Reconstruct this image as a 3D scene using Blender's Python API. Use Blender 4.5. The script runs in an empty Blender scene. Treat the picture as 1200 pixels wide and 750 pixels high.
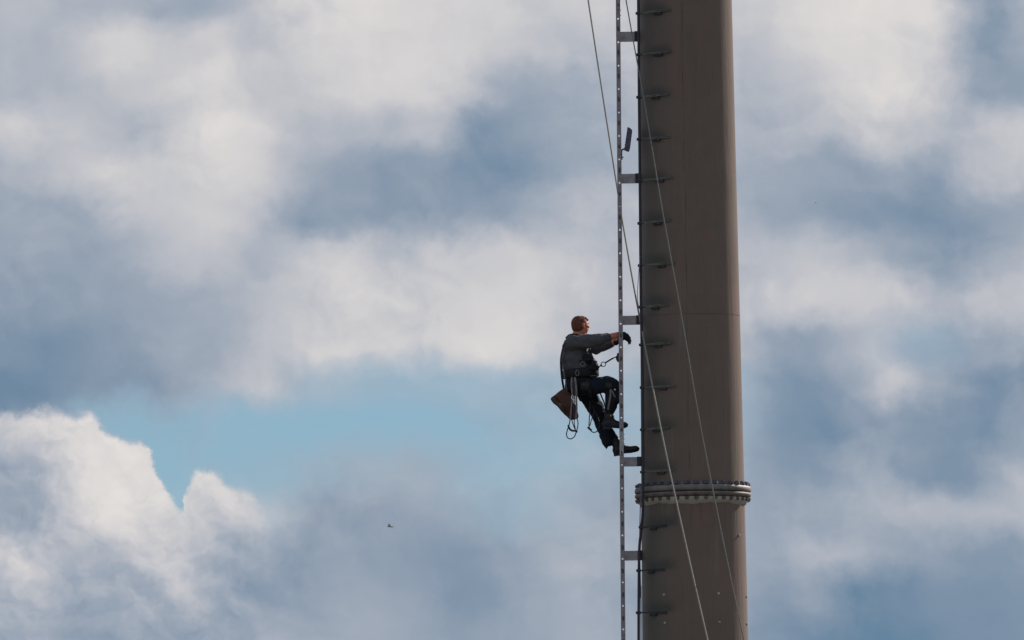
import bpy, bmesh, math, random
import numpy as np
from mathutils import Vector, Matrix, noise
random.seed(4)
scene = bpy.context.scene
C = scene.collection
R = math.radians

# ------------------------------------------------------------------ camera
DIST, FPX = 200.0, 20000.0
EYE = Vector((0.0, -DIST, 1.6))
pitch, roll = R(4.0), math.atan(11.5 / 750)
F = Vector((0, math.cos(pitch), math.sin(pitch)))
R0 = Vector((1, 0, 0)); U0 = R0.cross(F)
RT = R0 * math.cos(roll) - U0 * math.sin(roll)
UP = U0 * math.cos(roll) + R0 * math.sin(roll)
cam_data = bpy.data.cameras.new("camera")
cam_data.lens = 600; cam_data.sensor_width = 36; cam_data.sensor_fit = 'HORIZONTAL'
cam_data.clip_start = 1.0; cam_data.clip_end = 60000
cam = bpy.data.objects.new("camera", cam_data); C.objects.link(cam)
m = Matrix((RT, UP, -F)).transposed().to_4x4(); m.translation = EYE
cam.matrix_world = m
scene.camera = cam

def at(u, v, y=0.0):
    """a measured place: picture position of the survey photo at depth plane y (m) -> world point"""
    d = F + RT * ((u - 600) / FPX) + UP * ((375 - v) / FPX)
    return EYE + d * ((y + DIST) / d.y)

# ------------------------------------------------------------------ colour / exposure
scene.view_settings.view_transform = 'Standard'
scene.view_settings.look = 'None'
scene.view_settings.exposure = 0.0
scene.view_settings.gamma = 1.0
scene.render.filter_size = 1.6 if hasattr(scene.render, "filter_size") else 1.5

SUN_EL, SUN_ROT = R(30), R(42)

def lin(c):
    c = c / 255.0
    return c / 12.92 if c <= 0.04045 else ((c + 0.055) / 1.055) ** 2.4
def L3(r, g, b): return (lin(r), lin(g), lin(b), 1.0)

class NT:
    """small helper to write node math"""
    def __init__(s, tree): s.t = tree; s.n = tree.nodes; s.l = tree.links
    def new(s, kind, **kw):
        n = s.n.new(kind)
        for k, v in kw.items(): setattr(n, k, v)
        return n
    def put(s, sock, v):
        if hasattr(v, 'is_output'): s.l.new(v, sock)
        else: sock.default_value = v
    def m(s, op, a, b=0.0, c=0.0, clamp=False):
        n = s.new('ShaderNodeMath', operation=op, use_clamp=clamp)
        s.put(n.inputs[0], a); s.put(n.inputs[1], b); s.put(n.inputs[2], c)
        return n.outputs[0]
    def add(s, a, b): return s.m('ADD', a, b)
    def sub(s, a, b): return s.m('SUBTRACT', a, b)
    def mul(s, a, b): return s.m('MULTIPLY', a, b)
    def div(s, a, b): return s.m('DIVIDE', a, b)
    def ss(s, x, a, b, lo=0.0, hi=1.0):
        n = s.new('ShaderNodeMapRange', interpolation_type='SMOOTHSTEP')
        s.put(n.inputs[0], x); n.inputs[1].default_value = a; n.inputs[2].default_value = b
        n.inputs[3].default_value = lo; n.inputs[4].default_value = hi
        return n.outputs[0]
    def vec(s, x, y, z):
        n = s.new('ShaderNodeCombineXYZ'); s.put(n.inputs[0], x); s.put(n.inputs[1], y); s.put(n.inputs[2], z)
        return n.outputs[0]
    def sep(s, v):
        n = s.new('ShaderNodeSeparateXYZ'); s.l.new(v, n.inputs[0]); return n.outputs
    def noise(s, v, scale, detail=4, rough=0.5, lac=2.0):
        n = s.new('ShaderNodeTexNoise'); n.noise_dimensions = '3D'
        if v is not None: s.l.new(v, n.inputs['Vector'])
        n.inputs['Scale'].default_value = scale; n.inputs['Detail'].default_value = detail
        n.inputs['Roughness'].default_value = rough; n.inputs['Lacunarity'].default_value = lac
        return n.outputs[0]
    def ramp(s, x, stops, interp='LINEAR'):
        n = s.new('ShaderNodeValToRGB'); s.put(n.inputs[0], x)
        cr = n.color_ramp; cr.interpolation = interp
        while len(cr.elements) > 1: cr.elements.remove(cr.elements[-1])
        cr.elements[0].position = stops[0][0]; cr.elements[0].color = stops[0][1]
        for p, c in stops[1:]:
            e = cr.elements.new(p); e.color = c
        return n.outputs[0]
    def mix(s, f, a, b):
        n = s.new('ShaderNodeMix', data_type='RGBA'); s.put(n.inputs[0], f)
        s.put(n.inputs[6], a); s.put(n.inputs[7], b); return n.outputs[2]
    def mixf(s, f, a, b):
        n = s.new('ShaderNodeMix', data_type='FLOAT'); s.put(n.inputs[0], f)
        s.put(n.inputs[2], a); s.put(n.inputs[3], b); return n.outputs[0]

# ------------------------------------------------------------------ sky: broken cloud over a clear blue Nishita sky
# cloud light (0 = darkest blue-grey base, 100 = sunlit white) by bearing (25 columns) and elevation (16 rows)
LIGHT = """
72 66 58 60 44 50 78 92 98 97 92 90 86 80 82 80 80 80 86 94 98 100 90 36 58
64 60 80 90 80 86 72 84 90 92 92 88 78 70 72 72 72 72 74 90 97 96 84 36 46
62 58 66 76 88 90 78 78 86 92 88 80 50 48 55 62 64 64 66 76 92 96 78 42 34
82 78 72 66 72 92 88 70 62 60 66 30 28 42 50 58 60 62 62 62 70 74 62 60 78
56 70 82 84 82 90 82 58 36 32 34 24 18 34 48 54 56 56 50 44 38 44 36 66 74
44 46 54 70 80 86 70 34 36 34 38 32 34 54 62 60 58 56 46 40 28 24 26 40 48
44 40 42 50 68 70 60 76 84 62 76 80 84 82 70 66 64 64 68 72 56 38 34 40 58
36 34 40 38 44 56 70 78 84 84 86 88 92 88 74 70 70 70 78 80 80 72 62 66 70
18 16 28 34 44 50 72 84 86 84 88 94 94 78 66 66 66 66 49 35 56 60 39 37 58
78 80 82 80 60 54 70 60 60 58 60 62 60 56 54 56 56 56 37 19 42 80 49 21 30
70 92 100 96 90 80 70 50 50 50 50 50 52 54 54 56 56 56 31 14 28 32 19 19 38
50 66 98 104 100 96 84 55 53 51 49 51 52 56 52 54 56 54 31 25 40 38 17 31 62
46 50 76 100 96 84 78 43 41 39 41 41 44 50 46 50 50 50 40 50 50 56 62 62 64
72 76 54 74 84 58 42 31 35 35 31 29 38 52 54 50 50 50 42 60 60 44 34 28 28
58 56 42 50 66 50 36 36 48 44 36 24 36 44 48 46 46 44 28 34 16 14 16 18 22
48 44 36 40 46 44 42 46 50 46 42 38 40 44 48 44 44 40 22 16 8 2 10 16 20
"""
# light of the cloud layer above the near cumulus (only the rows where it differs)
UPPER = {9: "10 14 22 26 32 54 70", 10: "16 24 38 45 45 50 55", 11: "30 40 50 50 50 50 50"}
# clear sky showing through
CLEAR = {8: "0 0 0 0 0 0 0 0 0 0 0 0 0 0 0 0 0 0 0 0 0 15 35 0 0",
         9: "0 0 0 0 0 0 0 25 50 60 65 65 65 50 50 50 50 40 10 0 0 0 0 0 0",
         10: "0 0 60 95 100 100 100 100 100 100 95 90 90 75 60 50 50 40 10 0 0 0 0 0 0",
         11: "100 100 100 100 100 100 90 60 35 20 20 55 75 60 30 20 20 20 0 0 0 0 0 0 0",
         12: "100 100 100 100 100 100 40 0 0 0 0 20 55 25 0 0 0 0 0 0 0 0 0 0 0"}
EDGE = [(0, 484), (40, 481), (75, 483), (108, 486), (118, 497), (128, 506), (150, 516), (163, 516), (172, 524),
        (184, 550), (196, 572), (206, 590), (211, 600), (214, 592), (217, 570), (227, 554), (241, 549), (258, 556),
        (276, 572), (292, 577), (303, 581), (308, 600), (316, 660), (330, 780)]

world = bpy.data.worlds.new("World"); scene.world = world; world.use_nodes = True
w = NT(world.node_tree); w.n.clear()
out = w.new('ShaderNodeOutputWorld'); bg = w.new('ShaderNodeBackground')
w.l.new(bg.outputs[0], out.inputs[0])
tc = w.new('ShaderNodeTexCoord')
dx, dy, dz = w.sep(tc.outputs['Generated'])
# bearing and elevation tangents, in units of 50/20000 rad cells
hy = w.m('MAXIMUM', dy, 0.02)
az = w.div(dx, hy)
el = w.div(dz, hy)
tp = math.tan(pitch)
a_ = w.mul(az, FPX); e_ = w.mul(w.sub(tp, el), FPX * math.cos(pitch) ** 2)
U = w.add(w.sub(w.mul(a_, math.cos(roll)), w.mul(e_, -math.sin(roll))), 600.0)
V = w.add(w.add(w.mul(e_, math.cos(roll)), w.mul(a_, -math.sin(roll))), 375.0)
P = w.vec(U, V, 0.0)
n1 = w.sep(w.new('ShaderNodeTexNoise').outputs['Color']); nn = n1[0].node.inputs[0].links[0].from_node
nn.inputs['Scale'].default_value = 1 / 110; nn.inputs['Detail'].default_value = 5; nn.inputs['Roughness'].default_value = 0.55
w.l.new(P, nn.inputs['Vector'])
n2 = w.sep(w.new('ShaderNodeTexNoise').outputs['Color']); n2n = n2[0].node.inputs[0].links[0].from_node
n2n.inputs['Scale'].default_value = 1 / 26; n2n.inputs['Detail'].default_value = 5; n2n.inputs['Roughness'].default_value = 0.6
w.l.new(P, n2n.inputs['Vector'])
Uw = w.add(U, w.add(w.mul(w.sub(n1[0], 0.5), 80), w.mul(w.sub(n2[0], .5), 22)))
Vw = w.add(V, w.add(w.mul(w.sub(n1[1], 0.5), 70), w.mul(w.sub(n2[1], .5), 22)))
x01 = w.div(w.m('MINIMUM', w.m('MAXIMUM', Uw, 0.0), 1200.0), 1200.0)
yrow = w.div(w.m('MINIMUM', w.m('MAXIMUM', Vw, 0.0), 750.0), 50.0)
rows = [[int(q) for q in r.split()] for r in LIGHT.strip().splitlines()]
acc = None
for i, row in enumerate(rows):
    up = list(row); cl = [0] * 25
    if i in UPPER:
        for k, q in enumerate(UPPER[i].split()): up[k] = int(q)
    if i in CLEAR: cl = [int(q) for q in CLEAR[i].split()]
    stops = [(k / 24, (row[k] / 100, cl[k] / 100, up[k] / 100, 1)) for k in range(25)]
    col = w.ramp(x01, stops, 'CARDINAL')
    wt = w.ss(w.m('ABSOLUTE', w.sub(yrow, float(i))), 0.0, 1.0, 1.0, 0.0)
    sc = w.new('ShaderNodeVectorMath', operation='SCALE'); w.l.new(col, sc.inputs[0]); w.l.new(wt, sc.inputs['Scale'])
    if acc is None: acc = sc.outputs[0]
    else:
        ad = w.new('ShaderNodeVectorMath', operation='ADD'); w.l.new(acc, ad.inputs[0]); w.l.new(sc.outputs[0], ad.inputs[1])
        acc = ad.outputs[0]
g = w.sep(acc)
# the crisp cumulus head: billowed outline
b1 = w.noise(P, 1 / 30, 7, 0.66)
b2 = w.noise(w.vec(w.add(U, 333.0), V, 7.0), 1 / 34, 6, 0.62)
ue = w.add(U, w.mul(w.sub(b1, .5), 34)); ve = w.add(V, w.mul(w.sub(b2, .5), 38))
edge = w.ramp(w.div(ue, 800.0, ), [(p / 800, (q / 1000,) * 3 + (1,)) for p, q in EDGE], 'LINEAR')
dist = w.sub(ve, w.mul(edge, 1000.0))
Mk = w.ss(dist, -7.0, 11.0)
Mk = w.mul(Mk, w.ss(ue, 330.0, 286.0))
tl = w.mixf(Mk, g[2], g[0])
clear = w.mul(g[1], w.sub(1.0, Mk))
# billows and torn wisps: folded noise, and its relief where the high sun catches the heaps
wob = w.vec(w.mul(w.sub(n1[0], .5), 90), w.mul(w.sub(n1[1], .5), 90), w.mul(w.sub(n1[2], .5), 40))
wob2 = w.vec(w.mul(w.sub(n2[1], .5), 16), w.mul(w.sub(n2[2], .5), 16), 0.0)
def vadd(a, b):
    n = w.new('ShaderNodeVectorMath', operation='ADD')
    for q, v_ in enumerate((a, b)):
        if isinstance(v_, tuple): n.inputs[q].default_value = v_
        else: w.l.new(v_, n.inputs[q])
    return n.outputs[0]
Pf = vadd(vadd(w.vec(w.mul(U, .9), V, 0.0), wob), wob2)
h0 = w.noise(Pf, 1 / 105, 6, 0.47)
h1 = w.noise(vadd(Pf, (10.0, -12.0, 0.0)), 1 / 105, 6, 0.47)
g0 = w.noise(Pf, 1 / 38, 4, 0.48)
g1_ = w.noise(vadd(Pf, (4.0, -5.0, 0.0)), 1 / 38, 4, 0.48)
relief = w.add(w.mul(w.sub(h0, h1), w.mixf(Mk, .55, .95)), w.mul(w.sub(g0, g1_), w.mixf(Mk, .10, .55)))
fine = w.sub(h0, 0.5)
soft = w.ss(w.noise(P, 1 / 210, 2, .5), .38, .62, .45, 1.15)      # some cloud is torn, some is smooth veil
tl = w.add(w.mul(w.sub(tl, .55), 1.04), .55)
tl = w.add(tl, w.mul(w.add(w.mul(fine, .30), relief), w.mixf(Mk, soft, 1.0)))
clear = w.m('MULTIPLY', clear, w.ss(w.noise(Pf, 1 / 150, 5, .5), .74, .44, .60, .98), 0.0, True)
# everywhere else the same broken cloud goes on
DN = w.vec(w.div(dx, w.add(w.m('ABSOLUTE', dz), .12)), w.div(dy, w.add(w.m('ABSOLUTE', dz), .12)), 0.0)
big = w.noise(DN, 1.3, 8, 0.6)
tout = w.ss(big, 0.30, 0.72, 0.1, 1.0)
cout = w.ss(w.noise(DN, 0.7, 5, 0.5), 0.56, 0.62)
inx = w.mul(w.ss(U, -250.0, -20.0), w.ss(U, 1450.0, 1220.0))
iny = w.mul(w.ss(V, -250.0, -20.0), w.ss(V, 1000.0, 770.0))
inside = w.mul(w.mul(inx, iny), w.m('GREATER_THAN', dy, 0.1))
tl = w.mixf(inside, tout, tl)
clear = w.mixf(inside, cout, clear)
tl = w.div(tl, 1.3)
cloud = w.ramp(tl, [(0.0, L3(102, 132, 158)), (0.25 / 1.3, L3(132, 150, 170)), (0.5 / 1.3, L3(160, 170, 184)),
                    (0.75 / 1.3, L3(190, 192, 199)), (1.0 / 1.3, L3(217, 214, 213)), (1.0, L3(234, 230, 226))])
sky = w.new('ShaderNodeTexSky'); sky.sky_type = 'NISHITA'; sky.sun_disc = False
sky.sun_elevation = SUN_EL; sky.sun_rotation = SUN_ROT
sky.air_density = 0.9; sky.dust_density = 0.15; sky.ozone_density = 2.0
scs = w.new('ShaderNodeVectorMath', operation='SCALE'); w.l.new(sky.outputs[0], scs.inputs[0]); scs.inputs['Scale'].default_value = 0.055 / 0.1
tn = w.new('ShaderNodeVectorMath', operation='MULTIPLY'); w.l.new(scs.outputs[0], tn.inputs[0]); tn.inputs[1].default_value = (.76, 1.0, 1.26)
# background strength 0.1: the cloud radiances are divided by it
scl = w.new('ShaderNodeVectorMath', operation='SCALE'); w.l.new(cloud, scl.inputs[0]); scl.inputs['Scale'].default_value = 10.0
w.l.new(w.mix(clear, scl.outputs[0], tn.outputs[0]), bg.inputs[0])
bg.inputs[1].default_value = 0.1
world.cycles.sampling_method = 'MANUAL'; world.cycles.sample_map_resolution = 512

sd = bpy.data.lights.new("sun", 'SUN'); sd.energy = 5.0; sd.angle = R(0.5); sd.color = (1.0, 0.88, 0.79)
sun = bpy.data.objects.new("sun", sd); C.objects.link(sun)
sdir = Vector((math.sin(SUN_ROT) * math.cos(SUN_EL), math.cos(SUN_ROT) * math.cos(SUN_EL), math.sin(SUN_EL)))
sun.rotation_euler = sdir.to_track_quat('Z', 'Y').to_euler(); sun.location = (60, 90, 80)

# ------------------------------------------------------------------ materials
def mat(name, col, rough=0.6, metal=0.0, var=0.25, scale=8.0, bump=0.0, bscale=60.0, tint=None, spec=0.5, sheen=0.0):
    mt = bpy.data.materials.new(name); mt.use_nodes = True
    t = NT(mt.node_tree); b = t.n['Principled BSDF']
    co = t.new('ShaderNodeTexCoord').outputs['Object']
    nz = t.noise(co, scale, 5, 0.6)
    c1 = tuple(c * (1 - var) for c in col) + (1,)
    c2 = tuple(min(1, c * (1 + var)) for c in (tint or col)) + (1,)
    t.l.new(t.ramp(nz, [(0.32, c1), (0.68, c2)]), b.inputs['Base Color'])
    b.inputs['Roughness'].default_value = rough; b.inputs['Metallic'].default_value = metal
    b.inputs['Specular IOR Level'].default_value = spec
    if sheen: b.inputs['Sheen Weight'].default_value = sheen
    if bump:
        bp = t.new('ShaderNodeBump'); bp.inputs['Strength'].default_value = bump; bp.inputs['Distance'].default_value = 0.01
        t.l.new(t.noise(co, bscale, 4, 0.6), bp.inputs['Height']); t.l.new(bp.outputs[0], b.inputs['Normal'])
    return mt

M = {}
M['galv'] = mat('galvanised_steel', (.37, .315, .335), .6, .2, .25, 25, .1, 120)
M['arm'] = mat('pale_galvanised_arm', (.56, .51, .54), .6, .1, .2, 20)
M['splice'] = mat('bright_galvanised_steel', (.5, .48, .47), .5, .3, .3, 40)
M['dark_steel'] = mat('dark_steel', (.05, .05, .055), .5, .3, .3, 30)
M['cap'] = mat('dull_end_cap', (.12, .10, .115), .7, 0, .3, 30)
M['rubber'] = mat('black_rubber', (.02, .02, .024), .7, 0, .3, 30)
M['bar'] = mat('weathered_grey_bar', (.15, .138, .125), .6, .1, .35, 20)
M['conduit'] = mat('black_conduit', (.035, .03, .042), .5, 0, .3, 20)
M['wire'] = mat('grey_wire', (.25, .25, .3), .5, .2, .2, 20)
M['flange1'] = mat('flange_upper_paint', (.225, .212, .205), .6, 0, .35, 9, .2, 30, tint=(.19, .165, .15))
M['flange2'] = mat('flange_lower_paint', (.15, .13, .12), .6, .05, .35, 9, .2, 30, tint=(.18, .145, .125))
M['gasket'] = mat('flange_joint', (.05, .045, .04), .8)
M['putty'] = mat('pale_weld_collar', (.47, .44, .395), .8, 0, .2, 5, .3, 12)
M['nut_blue'] = mat('passivated_nut', (.10, .095, .12), .5, .3, .5, 9)
M['nut_dark'] = mat('dark_nut', (.14, .112, .098), .5, .4, .4, 9)
M['rope'] = mat('pale_rope', (.27, .26, .23), .9, 0, .2, 40, spec=.1)
M['rope_thin'] = mat('grey_rope', (.22, .215, .20), .9, 0, .2, 40, spec=.1)
M['cord'] = mat('dark_purple_cord', (.05, .035, .05), .7)
M['lamp'] = mat('lamp_housing', (.11, .095, .16), .5, .1, .2, 20)
M['shirt'] = mat('grey_shirt', (.105, .103, .112), .9, 0, .15, 9, .25, 40, spec=.2)
M['trouser'] = mat('navy_trousers', (.015, .020, .032), .85, 0, .3, 9, .4, 40, spec=.2)
M['patch'] = mat('grey_green_patch', (.085, .095, .095), .9, 0, .3, 20)
M['skin'] = mat('skin', (.68, .225, .13), .55, 0, .18, 20, .2, 60)
M['hair'] = mat('ginger_brown_hair', (.19, .066, .042), .8, 0, .45, 45, .8, 200)
M['glove'] = mat('navy_glove', (.016, .018, .035), .7, 0, .3, 20, .3, 60)
M['boot'] = mat('black_boot', (.014, .014, .024), .5, 0, .4, 20, .3, 50)
M['sole'] = mat('boot_sole', (.022, .02, .04), .7)
M['black_web'] = mat('black_webbing', (.010, .011, .016), .8)
M['grey_web'] = mat('grey_webbing', (.24, .21, .19), .8, 0, .3, 60)
M['alu'] = mat('aluminium_buckle', (.85, .83, .80), .35, .5)
M['canvas'] = mat('brown_canvas', (.095, .040, .026), .85, 0, .35, 8, .5, 60, tint=(.085, .045, .03))
M['yellow'] = mat('yellow_tab', (.6, .45, .05), .7)
M['feather'] = mat('hazed_feather', (.16, .17, .18), .8)  # grey lifted in the colour to stand for distance haze
M['eye'] = mat('eye', (.10, .08, .07), .2)
M['collar'] = mat('highlit_collar', (.55, .5, .5), .8)  # pale tone paints the highlight along the collar

def tower_material():
    mt = bpy.data.materials.new('weathered_tower_paint'); mt.use_nodes = True
    t = NT(mt.node_tree); b = t.n['Principled BSDF']
    co = t.new('ShaderNodeTexCoord').outputs['Object']
    x, y, z = t.sep(co)
    n_big = t.noise(co, 1.6, 5, 0.55)
    stretched = t.vec(t.mul(x, 9.0), t.mul(y, 9.0), t.mul(z, 0.8))
    streak = t.noise(stretched, 1.0, 5, 0.6)
    n_red = t.noise(t.vec(t.add(x, 5.0), y, t.mul(z, .6)), 2.4, 3, 0.5)
    base = t.ramp(n_big, [(.3, (.182, .140, .112, 1)), (.55, (.208, .155, .126, 1)), (.75, (.180, .143, .113, 1))])
    base = t.mix(t.ss(n_red, .5, .72, 0, .55), base, (.245, .150, .130, 1))
    base = t.mix(t.ss(streak, .45, .8, 0, .45), base, (.160, .140, .122, 1))
    # grime streaks running down the shell
    run = t.noise(t.vec(t.mul(x, 26.0), t.mul(y, 26.0), t.mul(z, 1.1)), 1.0, 6, 0.65)
    base = t.mix(t.ss(run, .58, .72, 0, .38), base, (.11, .095, .082, 1))
    base = t.mix(t.ss(t.noise(t.vec(t.mul(x, 15.0), t.mul(y, 15.0), t.mul(z, .7)), 1.0, 4, .6), .60, .74, 0, .30), base, (.27, .235, .205, 1))
    base = t.mix(t.ss(t.noise(co, 22.0, 6, .7), .66, .78, 0, .45), base, (.20, .105, .07, 1))
    foot = t.mul(t.ss(z, -.62, -.10), t.m('LESS_THAN', z, -.05))          # runs below the flange joint
    base = t.mix(t.mul(foot, t.ss(run, .42, .62, 0, .5)), base, (.15, .095, .07, 1))
    # (grey soot hangs above each bracket row)
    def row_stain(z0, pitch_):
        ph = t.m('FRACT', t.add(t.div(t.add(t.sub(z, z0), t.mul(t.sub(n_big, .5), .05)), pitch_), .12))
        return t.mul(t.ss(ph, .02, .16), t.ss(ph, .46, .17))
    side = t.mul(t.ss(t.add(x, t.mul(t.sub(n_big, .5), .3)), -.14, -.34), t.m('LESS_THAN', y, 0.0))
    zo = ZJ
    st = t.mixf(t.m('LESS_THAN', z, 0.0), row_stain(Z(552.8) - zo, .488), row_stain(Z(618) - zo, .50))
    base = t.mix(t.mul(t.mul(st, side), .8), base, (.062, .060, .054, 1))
    gr = t.ss(t.add(x, t.mul(t.sub(n_big, .5), .22)), -.10, -.52)  # shell darker and greyer towards its left side
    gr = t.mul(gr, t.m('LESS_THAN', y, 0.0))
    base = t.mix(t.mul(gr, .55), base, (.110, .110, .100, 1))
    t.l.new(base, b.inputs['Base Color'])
    b.inputs['Roughness'].default_value = .5; b.inputs['Specular IOR Level'].default_value = .18
    bp = t.new('ShaderNodeBump'); bp.inputs['Strength'].default_value = .25; bp.inputs['Distance'].default_value = .02
    t.l.new(t.noise(stretched, 2.0, 5, .6), bp.inputs['Height']); t.l.new(bp.outputs[0], b.inputs['Normal'])
    return mt
Z = lambda v: at(809, v).z
ZJ = Z(575)
M['tower'] = tower_material()
M['soot'] = mat('grime_patch', (.13, .115, .10), .9, 0, .3, 8)

# ------------------------------------------------------------------ object helpers
def link_mesh(name, bm, m_, parent=None, smooth=True):
    me = bpy.data.meshes.new(name); bm.normal_update(); bm.to_mesh(me); bm.free()
    if smooth:
        for p in me.polygons: p.use_smooth = True
    me.materials.append(m_)
    o = bpy.data.objects.new(name, me); C.objects.link(o)
    if parent: adopt(o, parent)
    return o
def adopt(o, parent):
    o.parent = parent
    o.matrix_parent_inverse = Matrix.Translation(-parent_world(parent))
def parent_world(p):
    v = Vector(p.location)
    while p.parent:
        v = v + p.matrix_parent_inverse.translation; p = p.parent; v = v + Vector(p.location)
    return v
def origin_to(o, p):
    """move a mesh object's origin to world point p without moving its shape (no parent yet)"""
    o.data.transform(Matrix.Translation(-p)); o.location = p; return o
def thing(name, label, cat, loc, group=None):
    o = bpy.data.objects.new(name, None); C.objects.link(o); o.location = loc; o.empty_display_size = .2
    return tag(o, label, cat, group)
def tag(o, label, cat, group=None):
    o['label'] = label; o['category'] = cat
    if group: o['group'] = group
    return o
def frame_of(d, up=Vector((0, 0, 1))):
    d = d.normalized()
    if abs(d.dot(up)) > .98: up = Vector((0, 1, 0))
    a = d.cross(up).normalized(); b = a.cross(d).normalized()
    return a, b, d
def tube(bm, pts, r, seg=8, cap=True):
    """round tube along points; r a number or a list"""
    n = len(pts); rs = r if isinstance(r, (list, tuple)) else [r] * n
    ring = []; a_prev = None
    for i, p in enumerate(pts):
        d = (pts[min(i + 1, n - 1)] - pts[max(i - 1, 0)]).normalized()
        if a_prev is None: a, b, _ = frame_of(d)
        else:
            a = (a_prev - d * a_prev.dot(d)).normalized(); b = d.cross(a)
        a_prev = a
        ring.append([bm.verts.new(p + (a * math.cos(t) + b * math.sin(t)) * rs[i]) for t in [2 * math.pi * k / seg for k in range(seg)]])
    for i in range(n - 1):
        for k in range(seg):
            bm.faces.new((ring[i][k], ring[i][(k + 1) % seg], ring[i + 1][(k + 1) % seg], ring[i + 1][k]))
    if cap:
        bm.faces.new(list(reversed(ring[0]))); bm.faces.new(ring[-1])
def strap(bm, pts, wdt, thk, outs):
    """flat webbing along pts; outs = outward direction (one vector or a list)"""
    n = len(pts); ring = []
    for i, p in enumerate(pts):
        d = (pts[min(i + 1, n - 1)] - pts[max(i - 1, 0)]).normalized()
        o = outs[i] if isinstance(outs, list) else outs
        s = d.cross(o).normalized(); o = s.cross(d).normalized()
        ring.append([bm.verts.new(p + s * (sx * wdt / 2) + o * (so * thk / 2)) for sx, so in ((-1, -1), (1, -1), (1, 1), (-1, 1))])
    for i in range(n - 1):
        for k in range(4): bm.faces.new((ring[i][k], ring[i][(k + 1) % 4], ring[i + 1][(k + 1) % 4], ring[i + 1][k]))
    bm.faces.new(list(reversed(ring[0]))); bm.faces.new(ring[-1])
def box(bm, c, sx, sy, sz, rot=None, bevel=0.0):
    g_ = bmesh.ops.create_cube(bm, size=1.0)
    mt = Matrix.Translation(c) @ (rot.to_4x4() if rot else Matrix()) @ Matrix.Diagonal((sx, sy, sz, 1))
    bmesh.ops.transform(bm, matrix=mt, verts=g_['verts'])
    if bevel:
        ed = list({e for v in g_['verts'] for e in v.link_edges})
        bmesh.ops.bevel(bm, geom=ed, offset=bevel, segments=2, affect='EDGES', profile=.5)
def ell(bm, c, rx, ry, rz, rot=None, seg=24, k=None):
    if isinstance(bm, list): bm.append(('ell', tuple(c), (rx, ry, rz), [list(r_) for r_ in rot] if rot else None, None, k)); return
    g_ = bmesh.ops.create_uvsphere(bm, u_segments=seg, v_segments=seg // 2, radius=1.0)
    mt = Matrix.Translation(c) @ (rot.to_4x4() if rot else Matrix()) @ Matrix.Diagonal((rx, ry, rz, 1))
    bmesh.ops.transform(bm, matrix=mt, verts=g_['verts'])
def limb(bm, p0, r0, p1, r1, seg=16, k=None):
    if isinstance(bm, list): bm.append(('cap', tuple(p0), r0, tuple(p1), r1, k)); return
    ell(bm, p0, r0, r0, r0, seg=seg); ell(bm, p1, r1, r1, r1, seg=seg)
    tube(bm, [p0, p1], [r0, r1], seg)
def lathe(bm, axis_xy, prof, seg=128, closed=False):
    """prof: list of (radius, z)"""
    rings = [[bm.verts.new((axis_xy[0] + r_ * math.cos(2 * math.pi * k / seg), axis_xy[1] + r_ * math.sin(2 * math.pi * k / seg), z_)) for k in range(seg)] for r_, z_ in prof]
    pairs = list(zip(rings, rings[1:])) + ([(rings[-1], rings[0])] if closed else [])
    for a, b in pairs:
        for k in range(seg): bm.faces.new((a[k], a[(k + 1) % seg], b[(k + 1) % seg], b[k]))
def torus_pts(c, ax1, ax2, n=20, t0=0.0, t1=2 * math.pi):
    return [c + ax1 * math.cos(t0 + (t1 - t0) * i / (n - 1)) + ax2 * math.sin(t0 + (t1 - t0) * i / (n - 1)) for i in range(n)]
def smooth_path(pts, per=6):
    out_ = []
    P_ = [pts[0]] + list(pts) + [pts[-1]]
    for i in range(1, len(P_) - 2):
        p0, p1, p2, p3 = P_[i - 1], P_[i], P_[i + 1], P_[i + 2]
        for k in range(per):
            t = k / per
            out_.append(.5 * ((2 * p1) + (p2 - p0) * t + (2 * p0 - 5 * p1 + 4 * p2 - p3) * t * t + (3 * p1 - p0 - 3 * p2 + p3) * t ** 3))
    out_.append(pts[-1]); return out_
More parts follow.
